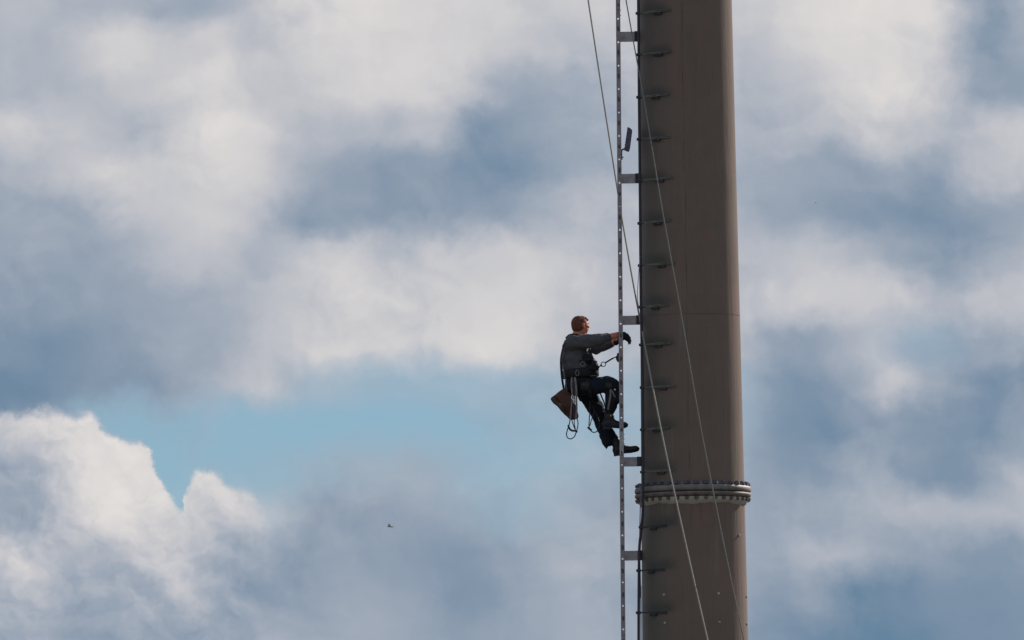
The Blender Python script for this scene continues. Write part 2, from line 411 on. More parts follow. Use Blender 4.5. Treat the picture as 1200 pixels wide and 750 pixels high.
def grow(name, prims, m_, voxel, parent=None, blend=.02, wrinkle=0.0, wscale=14.0, stretch=(1, 1, 1), cuts=()):
    """one continuous surface through a list of rounded volumes: smooth union on a grid, then surface nets"""
    lo = np.array([1e9] * 3); hi = -lo
    for p in prims:
        for c, r_ in ((p[1], p[2]), (p[3], p[4])) if p[0] == 'cap' else ((p[1], max(p[2])),):
            lo = np.minimum(lo, np.array(c) - r_); hi = np.maximum(hi, np.array(c) + r_)
    pad_ = .03; lo -= pad_; hi += pad_
    dims = np.ceil((hi - lo) / voxel).astype(int) + 1
    f = np.full(dims, .05)
    ax = [lo[i] + voxel * np.arange(dims[i]) for i in range(3)]
    def region(l, h):
        i0 = np.maximum(0, np.floor((l - lo) / voxel).astype(int)); i1 = np.minimum(dims, np.ceil((h - lo) / voxel).astype(int) + 1)
        return tuple(slice(i0[k], i1[k]) for k in range(3)), np.meshgrid(*[ax[k][i0[k]:i1[k]] for k in range(3)], indexing='ij')
    for p in prims:
        if p[0] == 'cap':
            A_, ra, B_, rb_ = np.array(p[1]), p[2], np.array(p[3]), p[4]; mr = max(ra, rb_) + .05
            sl, (X, Y, Z_) = region(np.minimum(A_, B_) - mr, np.maximum(A_, B_) + mr)
            d = B_ - A_; L2 = max(d @ d, 1e-9)
            t_ = np.clip(((X - A_[0]) * d[0] + (Y - A_[1]) * d[1] + (Z_ - A_[2]) * d[2]) / L2, 0, 1)
            v = np.sqrt((X - A_[0] - t_ * d[0]) ** 2 + (Y - A_[1] - t_ * d[1]) ** 2 + (Z_ - A_[2] - t_ * d[2]) ** 2) - (ra + (rb_ - ra) * t_)
        else:
            c = np.array(p[1]); rr_ = np.array(p[2]); Rm = np.array(p[3]) if p[3] is not None else np.eye(3); mr = rr_.max() + .05
            sl, (X, Y, Z_) = region(c - mr, c + mr)
            q = np.stack((X - c[0], Y - c[1], Z_ - c[2]), -1) @ Rm
            k0 = np.sqrt(((q / rr_) ** 2).sum(-1)); k1 = np.sqrt(((q / rr_ ** 2) ** 2).sum(-1))
            v = k0 * (k0 - 1) / np.maximum(k1, 1e-6)
        g0 = f[sl]; k = p[5] if len(p) > 5 and p[5] else blend
        h = np.clip(.5 + .5 * (v - g0) / k, 0, 1)
        f[sl] = v * (1 - h) + g0 * h - k * h * (1 - h)
    for (pt, nrm) in cuts:
        X, Y, Z_ = np.meshgrid(*ax, indexing='ij')
        f = np.maximum(f, (X - pt[0]) * nrm[0] + (Y - pt[1]) * nrm[1] + (Z_ - pt[2]) * nrm[2])
    ins = f < 0
    nc = [d - 1 for d in dims]
    cnt = np.zeros(nc); acc_ = np.zeros(nc + [3])
    import itertools
    for axis in range(3):
        o1, o2 = [k for k in range(3) if k != axis]
        for s1, s2 in itertools.product((0, 1), (0, 1)):
            a = [slice(0, nc[k]) for k in range(3)]; a[o1] = slice(s1, s1 + nc[o1]); a[o2] = slice(s2, s2 + nc[o2])
            b_ = list(a); b_[axis] = slice(1, 1 + nc[axis])
            fa, fb = f[tuple(a)], f[tuple(b_)]; mk = (fa < 0) != (fb < 0)
            tt = np.where(mk, fa / np.where(mk, fa - fb, 1), 0)
            cnt += mk; acc_[..., axis] += np.where(mk, tt, 0); acc_[..., o1] += mk * s1; acc_[..., o2] += mk * s2
    act = cnt > 0; idx = np.full(nc, -1); idx[act] = np.arange(act.sum())
    co_ = (np.argwhere(act) + acc_[act] / cnt[act][:, None]) * voxel + lo
    faces = []
    for axis in range(3):
        o1, o2 = [(1, 2), (2, 0), (0, 1)][axis]
        a = [slice(1, nc[k]) for k in range(3)]; a[axis] = slice(0, nc[axis])
        b_ = list(a); b_[axis] = slice(1, 1 + nc[axis])
        ia, ib = ins[tuple(a)], ins[tuple(b_)]
        for mk, flip in ((ia & ~ib, False), (~ia & ib, True)):
            w_ = np.argwhere(mk); base_ = w_.copy(); base_[:, o1] += 1; base_[:, o2] += 1
            def cell(d1, d2):
                c = base_.copy(); c[:, o1] -= d1; c[:, o2] -= d2; return idx[c[:, 0], c[:, 1], c[:, 2]]
            q = np.stack((cell(1, 1), cell(0, 1), cell(0, 0), cell(1, 0)), 1)
            faces.append(q[:, ::-1] if flip else q)
    F_ = np.concatenate(faces); F_ = F_[(F_ >= 0).all(1)]
    me = bpy.data.meshes.new(name); me.from_pydata(co_.tolist(), [], F_.tolist())
    if wrinkle:
        nr_ = np.empty(len(co_) * 3, np.float32); me.vertices.foreach_get('normal', nr_); nr_ = nr_.reshape(-1, 3)
        am = np.array([1 - 2 * abs(noise.fractal(Vector(q), 1.0, 2.0, 3)) for q in co_ * wscale * np.array(stretch)])
        co2 = co_ + nr_ * (wrinkle * (am - .5))[:, None]
        me.vertices.foreach_set('co', co2.astype(np.float32).ravel()); me.update()
    me.materials.append(m_)
    for p in me.polygons: p.use_smooth = True
    o = bpy.data.objects.new(name, me); C.objects.link(o)
    if parent: adopt(o, parent)
    return o

# ------------------------------------------------------------------ ground (below the frame) out to the horizon
gm = bpy.data.materials.new('meadow'); gm.use_nodes = True
t = NT(gm.node_tree); b = t.n['Principled BSDF']
co = t.new('ShaderNodeTexCoord').outputs['Object']
t.l.new(t.ramp(t.noise(co, .05, 8, .65), [(.35, (.050, .050, .028, 1)), (.65, (.095, .085, .060, 1))]), b.inputs['Base Color'])
b.inputs['Roughness'].default_value = .95
bm = bmesh.new(); ctr = bm.verts.new((0, 0, 0)); N = 64
prev = None
radii = [30, 300, 3000, 30000]
rings = [[bm.verts.new((r_ * math.cos(2 * math.pi * k / N), r_ * math.sin(2 * math.pi * k / N), 0)) for k in range(N)] for r_ in radii]
for k in range(N): bm.faces.new((ctr, rings[0][k], rings[0][(k + 1) % N]))
for a, b_ in zip(rings, rings[1:]):
    for k in range(N): bm.faces.new((a[k], b_[k], b_[(k + 1) % N], a[(k + 1) % N]))
gr = link_mesh('ground', bm, gm); gr['kind'] = 'structure'

# ------------------------------------------------------------------ tower
TX = (at(803, 0).x + at(814.5, 750).x) / 2
Z = lambda v: at(809, v).z
ZT, ZB = Z(0), Z(750)
def RAD(z): return .6225 + (.55 - .6225) * (z - ZB) / (ZT - ZB)
AX = Vector((TX, 0, 0))
tower = thing('steel_tower', 'tall round tapering brown grey steel tower with a bolted flange ring', 'tower', AX)
def on_axis(bm, name, m_, parent=tower, smooth=True):
    o = link_mesh(name, bm, m_, None, smooth); origin_to(o, Vector((TX, 0, Z(575)))); adopt(o, parent); return o
# flange levels (front of ring appears at these rows; front point is at y=-R)
def zf(v, y=-.66): return at(809, v, y).z
zj = zf(574.6)                                # joint plane
f_top, f_bot = zf(566.6), zf(581.0)
zw = zf(369.5, -.3)                           # circumferential weld
def shell(z0, z1, name):
    bm = bmesh.new(); n = 14
    lathe(bm, (TX, 0), [(RAD(z0 + (z1 - z0) * i / n), z0 + (z1 - z0) * i / n) for i in range(n + 1)], 160)
    return on_axis(bm, name, M['tower'])
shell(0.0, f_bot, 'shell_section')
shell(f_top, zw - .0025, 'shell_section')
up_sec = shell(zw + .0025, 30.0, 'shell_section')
bm = bmesh.new(); rr = RAD(zw)
lathe(bm, (TX, 0), [(rr - .014, zw - .012), (rr - .005, zw - .005), (rr - .004, zw), (rr - .005, zw + .005), (rr - .014, zw + .012)], 128)
on_axis(bm, 'weld_bead', M['tower'])
bm = bmesh.new(); lathe(bm, (TX, 0), [(RAD(30) + .03, 29.96), (RAD(30) + .03, 30.02), (0.001, 30.06)], 48)
on_axis(bm, 'cap_plate', M['flange2'])
# lengthwise weld seam
bm = bmesh.new(); pts = []
for i in range(60):
    z_ = f_top + .02 + (29.9 - f_top) * i / 59
    xr = -.045 + .006 * math.sin(i * 1.7); r_ = RAD(z_)
    pts.append(Vector((TX + xr, -math.sqrt(r_ * r_ - xr * xr) + .001, z_)))
tube(bm, pts, [.0032 + .0026 * math.sin(i * 2.3) for i in range(60)], 6)
on_axis(bm, 'seam_weld', M['soot'])
# flange pair
FR = .683
def ring_part(name, prof, m_):
    bm = bmesh.new(); lathe(bm, (TX, 0), prof, 144, closed=True); return on_axis(bm, name, m_)
ri = .54
fl_up = ring_part('flange', [(ri, zj + .006), (FR - .01, zj + .006), (FR, zj + .014), (FR, f_top - .032), (FR - .008, f_top - .014), (FR - .026, f_top - .002), (FR - .045, f_top), (ri, f_top)], M['flange1'])
ring_part('gasket', [(ri, zj - .007), (FR - .022, zj - .007), (FR - .022, zj + .007), (ri, zj + .007)], M['gasket'])
fl_lo = ring_part('flange', [(ri, f_bot), (FR - .045, f_bot), (FR - .02, f_bot + .005), (FR - .004, f_bot + .020), (FR, f_bot + .034), (FR, zj - .014), (FR - .01, zj - .006), (ri, zj - .006)], M['flange2'])
# pale collar below, with an uneven lower edge
bm = bmesh.new(); seg = 200; rg = []
for k in range(seg):
    th = 2 * math.pi * k / seg
    wv = .008 * math.sin(5 * th + .4) + .005 * math.sin(13 * th) + .003 * math.sin(29 * th)
    zlow = f_bot - .084 + wv
    col_ = []
    for r_, z_ in ((.648, f_bot - .001), (.652, f_bot - .02), (.642, f_bot - .038), (RAD(zlow) + .012, zlow + .008), (RAD(zlow) - .004, zlow)):
        col_.append(bm.verts.new((TX + r_ * math.cos(th), r_ * math.sin(th), z_)))
    rg.append(col_)
for k in range(seg):
    a, b_ = rg[k], rg[(k + 1) % seg]
    for i in range(4): bm.faces.new((a[i], b_[i], b_[i + 1], a[i + 1]))
on_axis(bm, 'weld_collar', M['putty'])
bm = bmesh.new()
lathe(bm, (TX, 0), [(RAD(f_top) - .003, f_top + .03), (RAD(f_top) + .006, f_top + .018), (RAD(f_top) + .014, f_top + .001)], 128)
on_axis(bm, 'weld_collar', M['flange1'])
# nuts and studs
def nut_mesh(up):
    bm = bmesh.new(); s = 1 if up else -1
    g_ = bmesh.ops.create_cone(bm, cap_ends=True, segments=6, radius1=.042 if up else .026, radius2=.040 if up else .026, depth=.026 if up else .022)
    bmesh.ops.translate(bm, verts=g_['verts'], vec=(0, 0, s * .013))
    g_ = bmesh.ops.create_cone(bm, cap_ends=True, segments=10, radius1=.016, radius2=.016, depth=.014)
    bmesh.ops.translate(bm, verts=g_['verts'], vec=(0, 0, s * .033))
    me = bpy.data.meshes.new('nut'); bm.to_mesh(me); bm.free(); return me
for up, fl, m_ in ((True, fl_up, M['nut_blue']), (False, fl_lo, M['nut_dark'])):
    me = nut_mesh(up); me.materials.append(m_)
    for k in range(36):
        th = 2 * math.pi * (k + .3) / 36
        o = bpy.data.objects.new('nut', me); C.objects.link(o)
        rn = .640 if up else .655
        o.location = (TX + rn * math.cos(th), rn * math.sin(th), (f_top + .001) if up else (f_bot - .001))
        o.rotation_euler = (0, 0, th + random.uniform(-.4, .4)); adopt(o, fl)
# pale bolt heads
def surf(u, v, off=0.0):
    """point on the camera side of the tower shell at the measured place, with outward normal"""
    p = at(u, v, -.5)
    for _ in range(3):
        r_ = RAD(p.z); xr = max(-.99 * r_, min(.99 * r_, p.x - TX)); y_ = -math.sqrt(r_ * r_ - xr * xr)
        p = at(u, v, y_)
    n_ = Vector((xr, y_, 0)).normalized()
    return p + n_ * off, n_
for (u, v) in ((778.5, 697), (842, 695.5), (779.5, 730), (843, 729), (866, 627), (874.5, 699), (875, 731)):
    p, n_ = surf(u, v)
    bm = bmesh.new()
    q = n_.to_track_quat('Z', 'Y').to_matrix()
    g_ = bmesh.ops.create_cone(bm, cap_ends=True, segments=8, radius1=.017, radius2=.012, depth=.016)
    bmesh.ops.transform(bm, matrix=Matrix.Translation(p + n_ * .007) @ q.to_4x4(), verts=g_['verts'])
    o = link_mesh('bolt_head', bm, M['putty'], None, False); adopt(o, tower)
# conduit standing off the shell, kinked under the flange
def cpt(u, v, y): return at(u, v, y)
path = [(744.5, -260, -.37), (748.0, 0, -.40), (748.8, 100, -.40), (749.8, 200, -.41), (750.6, 300, -.41), (751.2, 360, -.42), (753.0, 450, -.42),
        (753.4, 520, -.43), (753.4, 592, -.43), (751.6, 620, -.42), (749.2, 645, -.40), (748.6, 700, -.40), (748.4, 760, -.40), (748.4, 1000, -.42), (749, 1900, -.52)]
bm = bmesh.new(); tube(bm, smooth_path([cpt(*p) for p in path], 5), .0165, 10)
conduit = link_mesh('conduit', bm, M['conduit']); adopt(conduit, tower)
bm = bmesh.new()
pts = [(751.2, 570, -.72), (750.2, 600, -.5), (749.6, 640, -.36), (750.9, 700, -.36), (751.2, 760, -.36), (751.5, 1500, -.40)]
tube(bm, smooth_path([at(*p) for p in pts], 5), .006, 6)
adopt(link_mesh('signal_wire', bm, M['wire']), tower)
bm = bmesh.new()
pts = [(750.0, 300, -.43), (748.2, 325, -.45), (747.0, 345, -.46), (748.6, 362, -.44)]
tube(bm, smooth_path([at(*p) for p in pts], 5), .004, 6)
adopt(link_mesh('signal_wire', bm, M['wire']), tower)
def path_at(v):
    for (u0, v0, y0), (u1, v1, y1) in zip(path, path[1:]):
        if v0 <= v <= v1:
            k = (v - v0) / (v1 - v0); return at(u0 + (u1 - u0) * k, v, y0 + (y1 - y0) * k)
for i, v in enumerate((-34, 15.8, 64, 114, 163.3, 211.7, 261.7, 311, 360, 404, 454, 503.5, 553, 618, 668.7, 718, 768)):
    tilt = -6.0 + 4.4 * min(1, max(0, v / 400))
    ur = 784.5 + random.uniform(-4, 4) + .008 * v; tilt += random.uniform(-1.2, 1.2)
    if v > 600: ur -= 8
    cp = path_at(v)
    pr, nr = surf(ur, v + tilt, .012)
    pm, nm = surf(ur - 15, v + tilt * .55, .02)
    bm = bmesh.new()
    lo_, hi_ = Vector((0, 0, -.007)), Vector((0, 0, .009))
    strap(bm, [cp + Vector((.004, -.004, 0)), cp.lerp(pm, .55) + Vector((0, -.02, -.002)), pm + Vector((0, -.012, 0)) + lo_, pr + lo_], .012, .012, [Vector((-.4, -1, 0)), Vector((-.3, -1, 0)), nm, nr])
    strap(bm, [cp.lerp(pm, .3) + Vector((0, -.014, .004)), pm + Vector((0, -.012, 0)) + hi_, pr + hi_], .008, .010, [Vector((-.3, -1, 0)), nm, nr])
    br = link_mesh('cable_bracket', bm, M['bar'] if v < 600 else M['dark_steel'], None, False); adopt(br, tower)
    # welded lug and its sooty weld, tucked below and above the bar
    bm = bmesh.new()
    pl, nl = surf(ur - 15, v + tilt * .5 + 2.6, .012)
    q = nl.to_track_quat('Y', 'Z').to_matrix()
    box(bm, pl, .11, .03, .024, q, .004)
    adopt(link_mesh('welded_lug', bm, M['dark_steel'], None, False), br)
    bm = bmesh.new()
    box(bm, cp - Vector((.006, 0, 0)), .058, .05, .034, Matrix.Rotation(random.uniform(-.15, .15), 3, 'Y'), .011)
    box(bm, cp + Vector((.034, -.016, .0)), .04, .012, .015, None, .003)
    tube(bm, [cp + Vector((-.034, -.004, 0)), cp + Vector((.03, -.004, 0))], .010, 8)
    adopt(link_mesh('cable_clamp', bm, M['dark_steel'], None, False), br)
# round base plate on the ground
bm = bmesh.new(); rb = RAD(0)
lathe(bm, (TX, 0), [(rb - .01, .10), (rb + .22, .09), (rb + .22, .0)], 96); on_axis(bm, 'base_plate', M['flange2'])

# ------------------------------------------------------------------ ladder (seen edge on)
def lad(v, y=-.19, du=0.0): return at(724.2 + (730.4 - 724.2) * v / 750 + du, v, y)
LZ = Vector(lad(0) - lad(750)).normalized()          # ladder's own upward axis
ladder = thing('ladder', 'narrow grey steel ladder seen edge on, standing off the tower side', 'ladder', lad(375, 0))
PITCH = 27.63; K0, K1 = -6, 34                        # rungs from above the frame down to below it
LX = Vector((1, 0, 0)); LX = (LX - LZ * LX.dot(LZ)).normalized(); LY = LZ.cross(LX)
def rail(y, slot, name='rail'):
    """channel section: perforated web facing sideways, two lips; segments of one rung pitch"""
    bm = bmesh.new(); hw, th, lip = .0255, .005, .028
    p_m = .01 * PITCH
    inward = 1 if y < 0 else -1
    o0 = lad(22, y)
    def V(x, yy, z): return bm.verts.new(o0 + LX * x + Vector((0, 1, 0)) * yy * inward + LZ * z)
    for k in range(K0, K1):
        zc = -k * p_m
        for face in (0, th):
            n = 16; hz = slot
            hole = []; outer = []
            for i in range(n):
                a = 2 * math.pi * (i + .5) / n
                hx, hy_ = .0105 * math.cos(a), .0105 * math.sin(a)
                hy_ += (hz if hy_ > 0 else -hz)
                hole.append(V(hx, face, zc + hy_))
                s = 1 / max(abs(math.cos(a)), abs(math.sin(a)))
                ox, oy = hw * s * math.cos(a), (hw + hz) * s * math.sin(a)
                outer.append(V(ox, face, zc + oy))
            for i in range(n):
                j = (i + 1) % n
                bm.faces.new((hole[i], hole[j], outer[j], outer[i]) if face else (hole[j], hole[i], outer[i], outer[j]))
            if face == 0: first = hole
            else:
                for i in range(n):
                    j = (i + 1) % n
                    bm.faces.new((first[i], first[j], hole[j], hole[i]))
            z_a, z_b = zc - (hw + hz) * 1.0, zc - p_m + (hw + hz)
            # corner fill so the square ring closes: plain panel down to the next hole
            q = [V(-hw, face, z_a), V(hw, face, z_a), V(hw, face, z_b), V(-hw, face, z_b)]
            bm.faces.new(q if face else list(reversed(q)))
            # corners of the square
            for sx in (-1, 1):
                for sz in (-1, 1):
                    a = math.pi / 4
                    c0 = V(sx * hw, face, zc + sz * (hw + hz))
                    t_ = math.tan(math.pi / 16 * 3)
                    a1 = 2 * math.pi * 1.5 / n
                    p1 = V(sx * hw, face, zc + sz * (hw + hz) * math.tan(a1))
                    p2 = V(sx * hw * math.tan(math.pi / 2 - 2 * math.pi * 2.5 / n), face, zc + sz * (hw + hz))
                    bm.faces.new((c0, p1, p2))
    zt, zb = -K0 * p_m + .03, -(K1 - 1) * p_m - p_m
    for sx in (-1, 1):
        c = o0 + LX * sx * (hw - .0022) + Vector((0, 1, 0)) * inward * (th + lip / 2) + LZ * ((zt + zb) / 2)
        rot = Matrix((LX, LY, LZ)).transposed()
        box(bm, c, .0044, lip, zt - zb, rot)
    bmesh.ops.remove_doubles(bm, verts=bm.verts, dist=.0001)
    o = link_mesh(name, bm, M['galv'], None, False); origin_to(o, lad(375, y)); adopt(o, ladder); return o
rail(-.19, 0.0)
rail(.19, .034)
rotL = Matrix((LX, LY, LZ)).transposed()
bm = bmesh.new(); box(bm, Vector((0, 0, 0)), .024, .372, .028, rotL, .005)
rung_me = bpy.data.meshes.new('rung'); bm.to_mesh(rung_me); bm.free(); rung_me.materials.append(M['galv'])
bm = bmesh.new()
tube(bm, [Vector((0, -.0035, -.022)), Vector((0, -.0035, -.012)), Vector((0, -.0035, .012)), Vector((0, -.0035, .022))], [.004, .010, .010, .004], 8)
cap_me = bpy.data.meshes.new('end_cap'); bm.to_mesh(cap_me); bm.free(); cap_me.materials.append(M['cap'])
for k in range(K0, K1):
    v = 33.5 + PITCH * k
    p = lad(v, 0)
    o = bpy.data.objects.new('rung', rung_me); C.objects.link(o); o.location = p; adopt(o, ladder)
    c = bpy.data.objects.new('end_cap', cap_me); C.objects.link(c); c.location = lad(v, -.192); c.rotation_euler = (0, random.uniform(-.12, .12), 0)
    c.scale = (1, 1, random.uniform(.8, 1.35)); adopt(c, o)
for v, h, lo in ((43.2, 11.6, 0), (209.5, 11, 0), (375.5, 10.5, 0), (541.3, 10.8, 0), (651.3, 11.2, 1), (817, 11, 1), (-123, 11, 0)):
    a = lad(v, -.03, 1.5); zc = a.z
    rad = RAD(zc); bm = bmesh.new()
    xe = TX - math.sqrt(max(0, rad * rad - .03 ** 2)) + .004
    # channel: web plate facing the side, lips above and below
    hh = h * .01
    box(bm, Vector(((a.x + xe) / 2, -.05, zc)), xe - a.x, .006, hh)
    box(bm, Vector(((a.x + xe) / 2, -.026, zc + hh / 2 - .003)), xe - a.x, .042, .006)
    box(bm, Vector(((a.x + xe) / 2, -.026, zc - hh / 2 + .003)), xe - a.x, .042, .006)
    s = link_mesh('standoff_arm', bm, M['arm'], None, False); adopt(s, ladder)
    bm = bmesh.new()
    box(bm, Vector((xe - .028, -.07, zc)), .05, .030, hh + .006, None, .004)  # end clamp, coloured dark to stand for the shade beside the tower
    adopt(link_mesh('shaded_arm_end', bm, M['dark_steel'], None, False), s)
    bm = bmesh.new()
    for sg in (-1, 1):
        box(bm, lad(v, sg * .11, 0) + Vector((0, 0, 0)), .03, .15, .05, rotL, .004)
    adopt(link_mesh('cross_tie', bm, M['galv'], None, False), s)
# splice plate with its bolts, and the splice near the top
for vc, hgt in ((519.5, 27), (2.0, 18)):
    bm = bmesh.new(); box(bm, lad(vc, -.1965), .044 if vc > 100 else .03, .005, hgt * .01, rotL, .0015)
    sp = link_mesh('splice_plate', bm, M['splice'] if vc > 100 else M['galv'], None, False); adopt(sp, ladder)
    for dv in ((-10.5, -5, 0.5) if vc > 100 else (10, 16)):
        bm = bmesh.new(); c = lad(vc + dv, -.185)
        tube(bm, [c + LX * .02, c + LX * .034], .007, 6)
        adopt(link_mesh('bolt', bm, M['dark_steel'], None, False), sp)

# ------------------------------------------------------------------ tilted lamp on a bracket off the ladder
base = at(728.6, 180, -.12)
lamp = thing('floodlight', 'small slim dark lamp head tilted upward on an arm off the ladder', 'floodlight', base)
bm = bmesh.new()
fr = [(735.2, 149), (737.2, 149.2), (740.7, 152.0), (740.2, 158), (738.9, 170), (737.4, 177.6), (735.8, 178), (732.0, 176.4), (731.7, 174.6), (733.0, 166), (734.3, 157)]
A = [bm.verts.new(at(u, v, -.20)) for u, v in fr]; B = [bm.verts.new(at(u, v, -.06)) for u, v in fr]
bm.faces.new(list(reversed(A))); bm.faces.new(B)
for i in range(len(fr)): bm.faces.new((A[i], A[(i + 1) % len(fr)], B[(i + 1) % len(fr)], B[i]))
bmesh.ops.recalc_face_normals(bm, faces=bm.faces); bmesh.ops.bevel(bm, geom=bm.edges[:], offset=.004, segments=1, affect='EDGES')
hs = link_mesh('lamp_housing', bm, M['lamp'], lamp, False)
bm = bmesh.new()
for k in range(7):
    u = 735.4 - k * .52; v = 152.5 + k * 3.4
    box(bm, at(u, v, -.13), .012, .12, .006, Matrix.Rotation(R(-10), 3, 'Y'))
adopt(link_mesh('cooling_fins', bm, M['dark_steel'], None, False), hs)
bm = bmesh.new(); a, b_ = at(741.1, 153.5, -.13), at(738.4, 174, -.13)
box(bm, (a + b_) / 2 - Vector((.004, 0, 0)), .006, .115, (a - b_).length, Matrix.Rotation(math.atan2((a - b_).x, (a - b_).z), 3, 'Y'))
adopt(link_mesh('front_glass', bm, mat('lamp_glass', (.08, .09, .11), .15), None, False), hs)
bm = bmesh.new()
strap(bm, smooth_path([at(733, 175.8, -.13), at(731, 174.8, -.13), at(728.8, 176.2, -.13), at(728.4, 181, -.13), at(728.8, 187, -.13)], 4), .06, .016, Vector((1, 0, .3)))
tube(bm, [at(728, 184.6, -.13), at(731, 184.2, -.13)], .008, 6)
link_mesh('mounting_arm', bm, M['dark_steel'], lamp, False)

# ------------------------------------------------------------------ two guy ropes passing in front of the tower
def guy(name, pts, r, m_, label):
    P3 = smooth_path([at(*p) for p in pts], 8)
    bm = bmesh.new(); tube(bm, P3, r, 10)
    o = link_mesh(name, bm, m_); origin_to(o, P3[-1].copy()); tag(o, label, 'rope', 'ropes slanting down past the tower'); return o
def ya(v): return -.3 - .014 * (v - 380)
A_pts = [(596, -700), (642, -350), (673, -110), (689.3, 0), (707.6, 120), (723.2, 220), (729.5, 260), (745.3, 350), (774.0, 500), (800.8, 625), (829.2, 750), (880, 970), (1000, 1480), (1105, 1930)]
guy('guy_rope', [(u, v, ya(v)) for u, v in A_pts], .0098, M['rope'], 'pale guy rope crossing behind the ladder then sweeping down in front of the tower')
def yb(v): return -.75 - .006 * (v - 80)
B_pts = [(640, -550), (707, -160), (733.6, 0), (755.2, 120), (775.6, 243), (797.6, 365), (821.0, 500), (845.6, 625), (871.8, 750), (915, 950), (1030, 1450), (1140, 1935)]
guy('guy_rope', [(u, v, yb(v)) for u, v in B_pts], .0072, M['rope_thin'], 'thinner grey guy rope nearest the lit edge, slanting across the tower face')

# ------------------------------------------------------------------ the climber
hipN, hipF = at(683, 455, -.09), at(684, 456, .09)
kneN, kneF = at(717.5, 450, -.15), at(701, 486, .12)
ankN, ankF = at(713.0, 486, -.10), at(711.5, 507, .11)
shN, shF = at(671, 401, -.185), at(674, 402, .185)
elN, elF = at(697, 399.5, -.235), at(699, 408.5, .22)
wrN, wrF = at(724, 392.6, -.12), at(722, 400.5, .10)
pelv = at(681, 450, 0); waist = at(679, 434, 0); chest = at(676, 412, 0); neck = at(675, 394, 0)
person = thing('person', 'climber in dark work clothes and gloves on the ladder, harness round hips', 'person', at(722, 530, 0))
HD = at(680.3, 381.5, .0); HR = Matrix.Rotation(R(31), 3, 'Z') @ Matrix.Rotation(R(-2), 3, 'Y')
def hp(x, y, z): return HD + HR @ Vector((x, y, z))
bm = []
ell(bm, hp(-.010, 0, .022), .098, .077, .088, HR)          # cranium
ell(bm, hp(.030, 0, -.020), .066, .064, .082, HR)          # face
ell(bm, hp(.052, 0, -.078), .034, .036, .026, HR)          # chin
ell(bm, hp(.030, .045, -.055), .040, .022, .035, HR); ell(bm, hp(.030, -.045, -.055), .040, .022, .035, HR)   # jaw
ell(bm, hp(.082, 0, .026), .016, .045, .012, HR)           # brow
ell(bm, hp(.102, 0, -.012), .016, .011, .022, HR); limb(bm, hp(.090, 0, .016), .008, hp(.108, 0, -.020), .012, 12)  # nose
ell(bm, hp(.089, 0, -.047), .012, .024, .007, HR); ell(bm, hp(.086, 0, -.058), .012, .021, .007, HR)      # lips
ell(bm, hp(.066, .036, -.012), .022, .022, .018, HR); ell(bm, hp(.066, -.036, -.012), .022, .022, .018, HR)  # cheeks
for s in (-1, 1):                                           # ears
    ell(bm, hp(-.006, s * .080, .000), .019, .007, .032, HR @ Matrix.Rotation(R(-12), 3, 'Y'))
    ell(bm, hp(-.002, s * .080, -.026), .009, .007, .010, HR)
limb(bm, hp(-.018, 0, -.05), .060, neck + Vector((-.005, 0, -.05)), .066)
ell(bm, chest, .115, .16, .16); ell(bm, waist, .10, .13, .12); ell(bm, pelv, .115, .14, .11)
for a, b_, c_ in ((shN, elN, wrN), (shF, elF, wrF)):
    limb(bm, neck + Vector((0, 0, -.06)), .06, a, .05); limb(bm, a, .05, b_, .042); limb(bm, b_, .045, b_.lerp(c_, .35), .046)
    limb(bm, b_.lerp(c_, .35), .047, c_, .036)
for a, b_, c_ in ((hipN, kneN, ankN), (hipF, kneF, ankF)):
    limb(bm, a, .075, b_, .052); limb(bm, b_, .05, b_.lerp(c_, .3), .052); limb(bm, b_.lerp(c_, .3), .052, c_, .034)
# palms inside the gloves
limb(bm, wrN, .028, at(732, 391.5, -.11), .024); limb(bm, wrF, .028, at(727, 396, .08), .024)
body = grow('body', bm, M['skin'], .0055, person, .012)
for s in (-1, 1):
    bm = bmesh.new(); ell(bm, hp(.083, s * .031, .008), .010, .012, .010, HR, 12); link_mesh('eye', bm, M['eye'], person)
# short hair
bm = []
ell(bm, hp(-.019, 0, .027), .096, .0815, .089, HR); ell(bm, hp(-.040, 0, -.012), .068, .077, .078, HR)
ell(bm, hp(.036, 0, .084), .052, .050, .024, HR @ Matrix.Rotation(R(14), 3, 'Y'))
ell(bm, hp(.075, -.006, .066), .022, .045, .014, HR @ Matrix.Rotation(R(20), 3, 'Y'))
grow('hair', bm, M['hair'], .0055, person, .012, .006, 60)
# shirt
bm = []
def tor(u, v, hx, hy_, hz, rot=0, y=0): ell(bm, at(u, v, y), hx, hy_, hz, Matrix.Rotation(R(rot), 3, 'Y'))
tor(675.5, 408, .165, .195, .15, 8); tor(675, 421, .178, .185, .14, 4); tor(679.5, 430, .205, .18, .11); tor(686, 427, .15, .15, .10, 10); tor(680, 434, .195, .17, .06)
tor(676.5, 398.5, .115, .17, .065, 4)
limb(bm, at(677, 399, 0), .070, shN, .082); limb(bm, at(677, 400, 0), .07, shF, .08)
limb(bm, shN, .082, elN.lerp(shN, .35), .076); limb(bm, elN.lerp(shN, .35), .075, elN.lerp(wrN, .15), .068); limb(bm, elN, .068, elN.lerp(wrN, .53), .054)
limb(bm, shF, .08, elF, .062); limb(bm, elF, .062, elF.lerp(wrF, .72), .050)
shirt = grow('shirt', bm, M['shirt'], .008, person, .03, .008, 7, (1, 1, 1.5))
bm = bmesh.new()
cc = at(678.3, 393.4, 0)
tube(bm, torus_pts(cc, Vector((.082, .03, .012)), Vector((-.02, .075, 0)), 28), .0105, 8)
link_mesh('collar', bm, M['collar'], person)
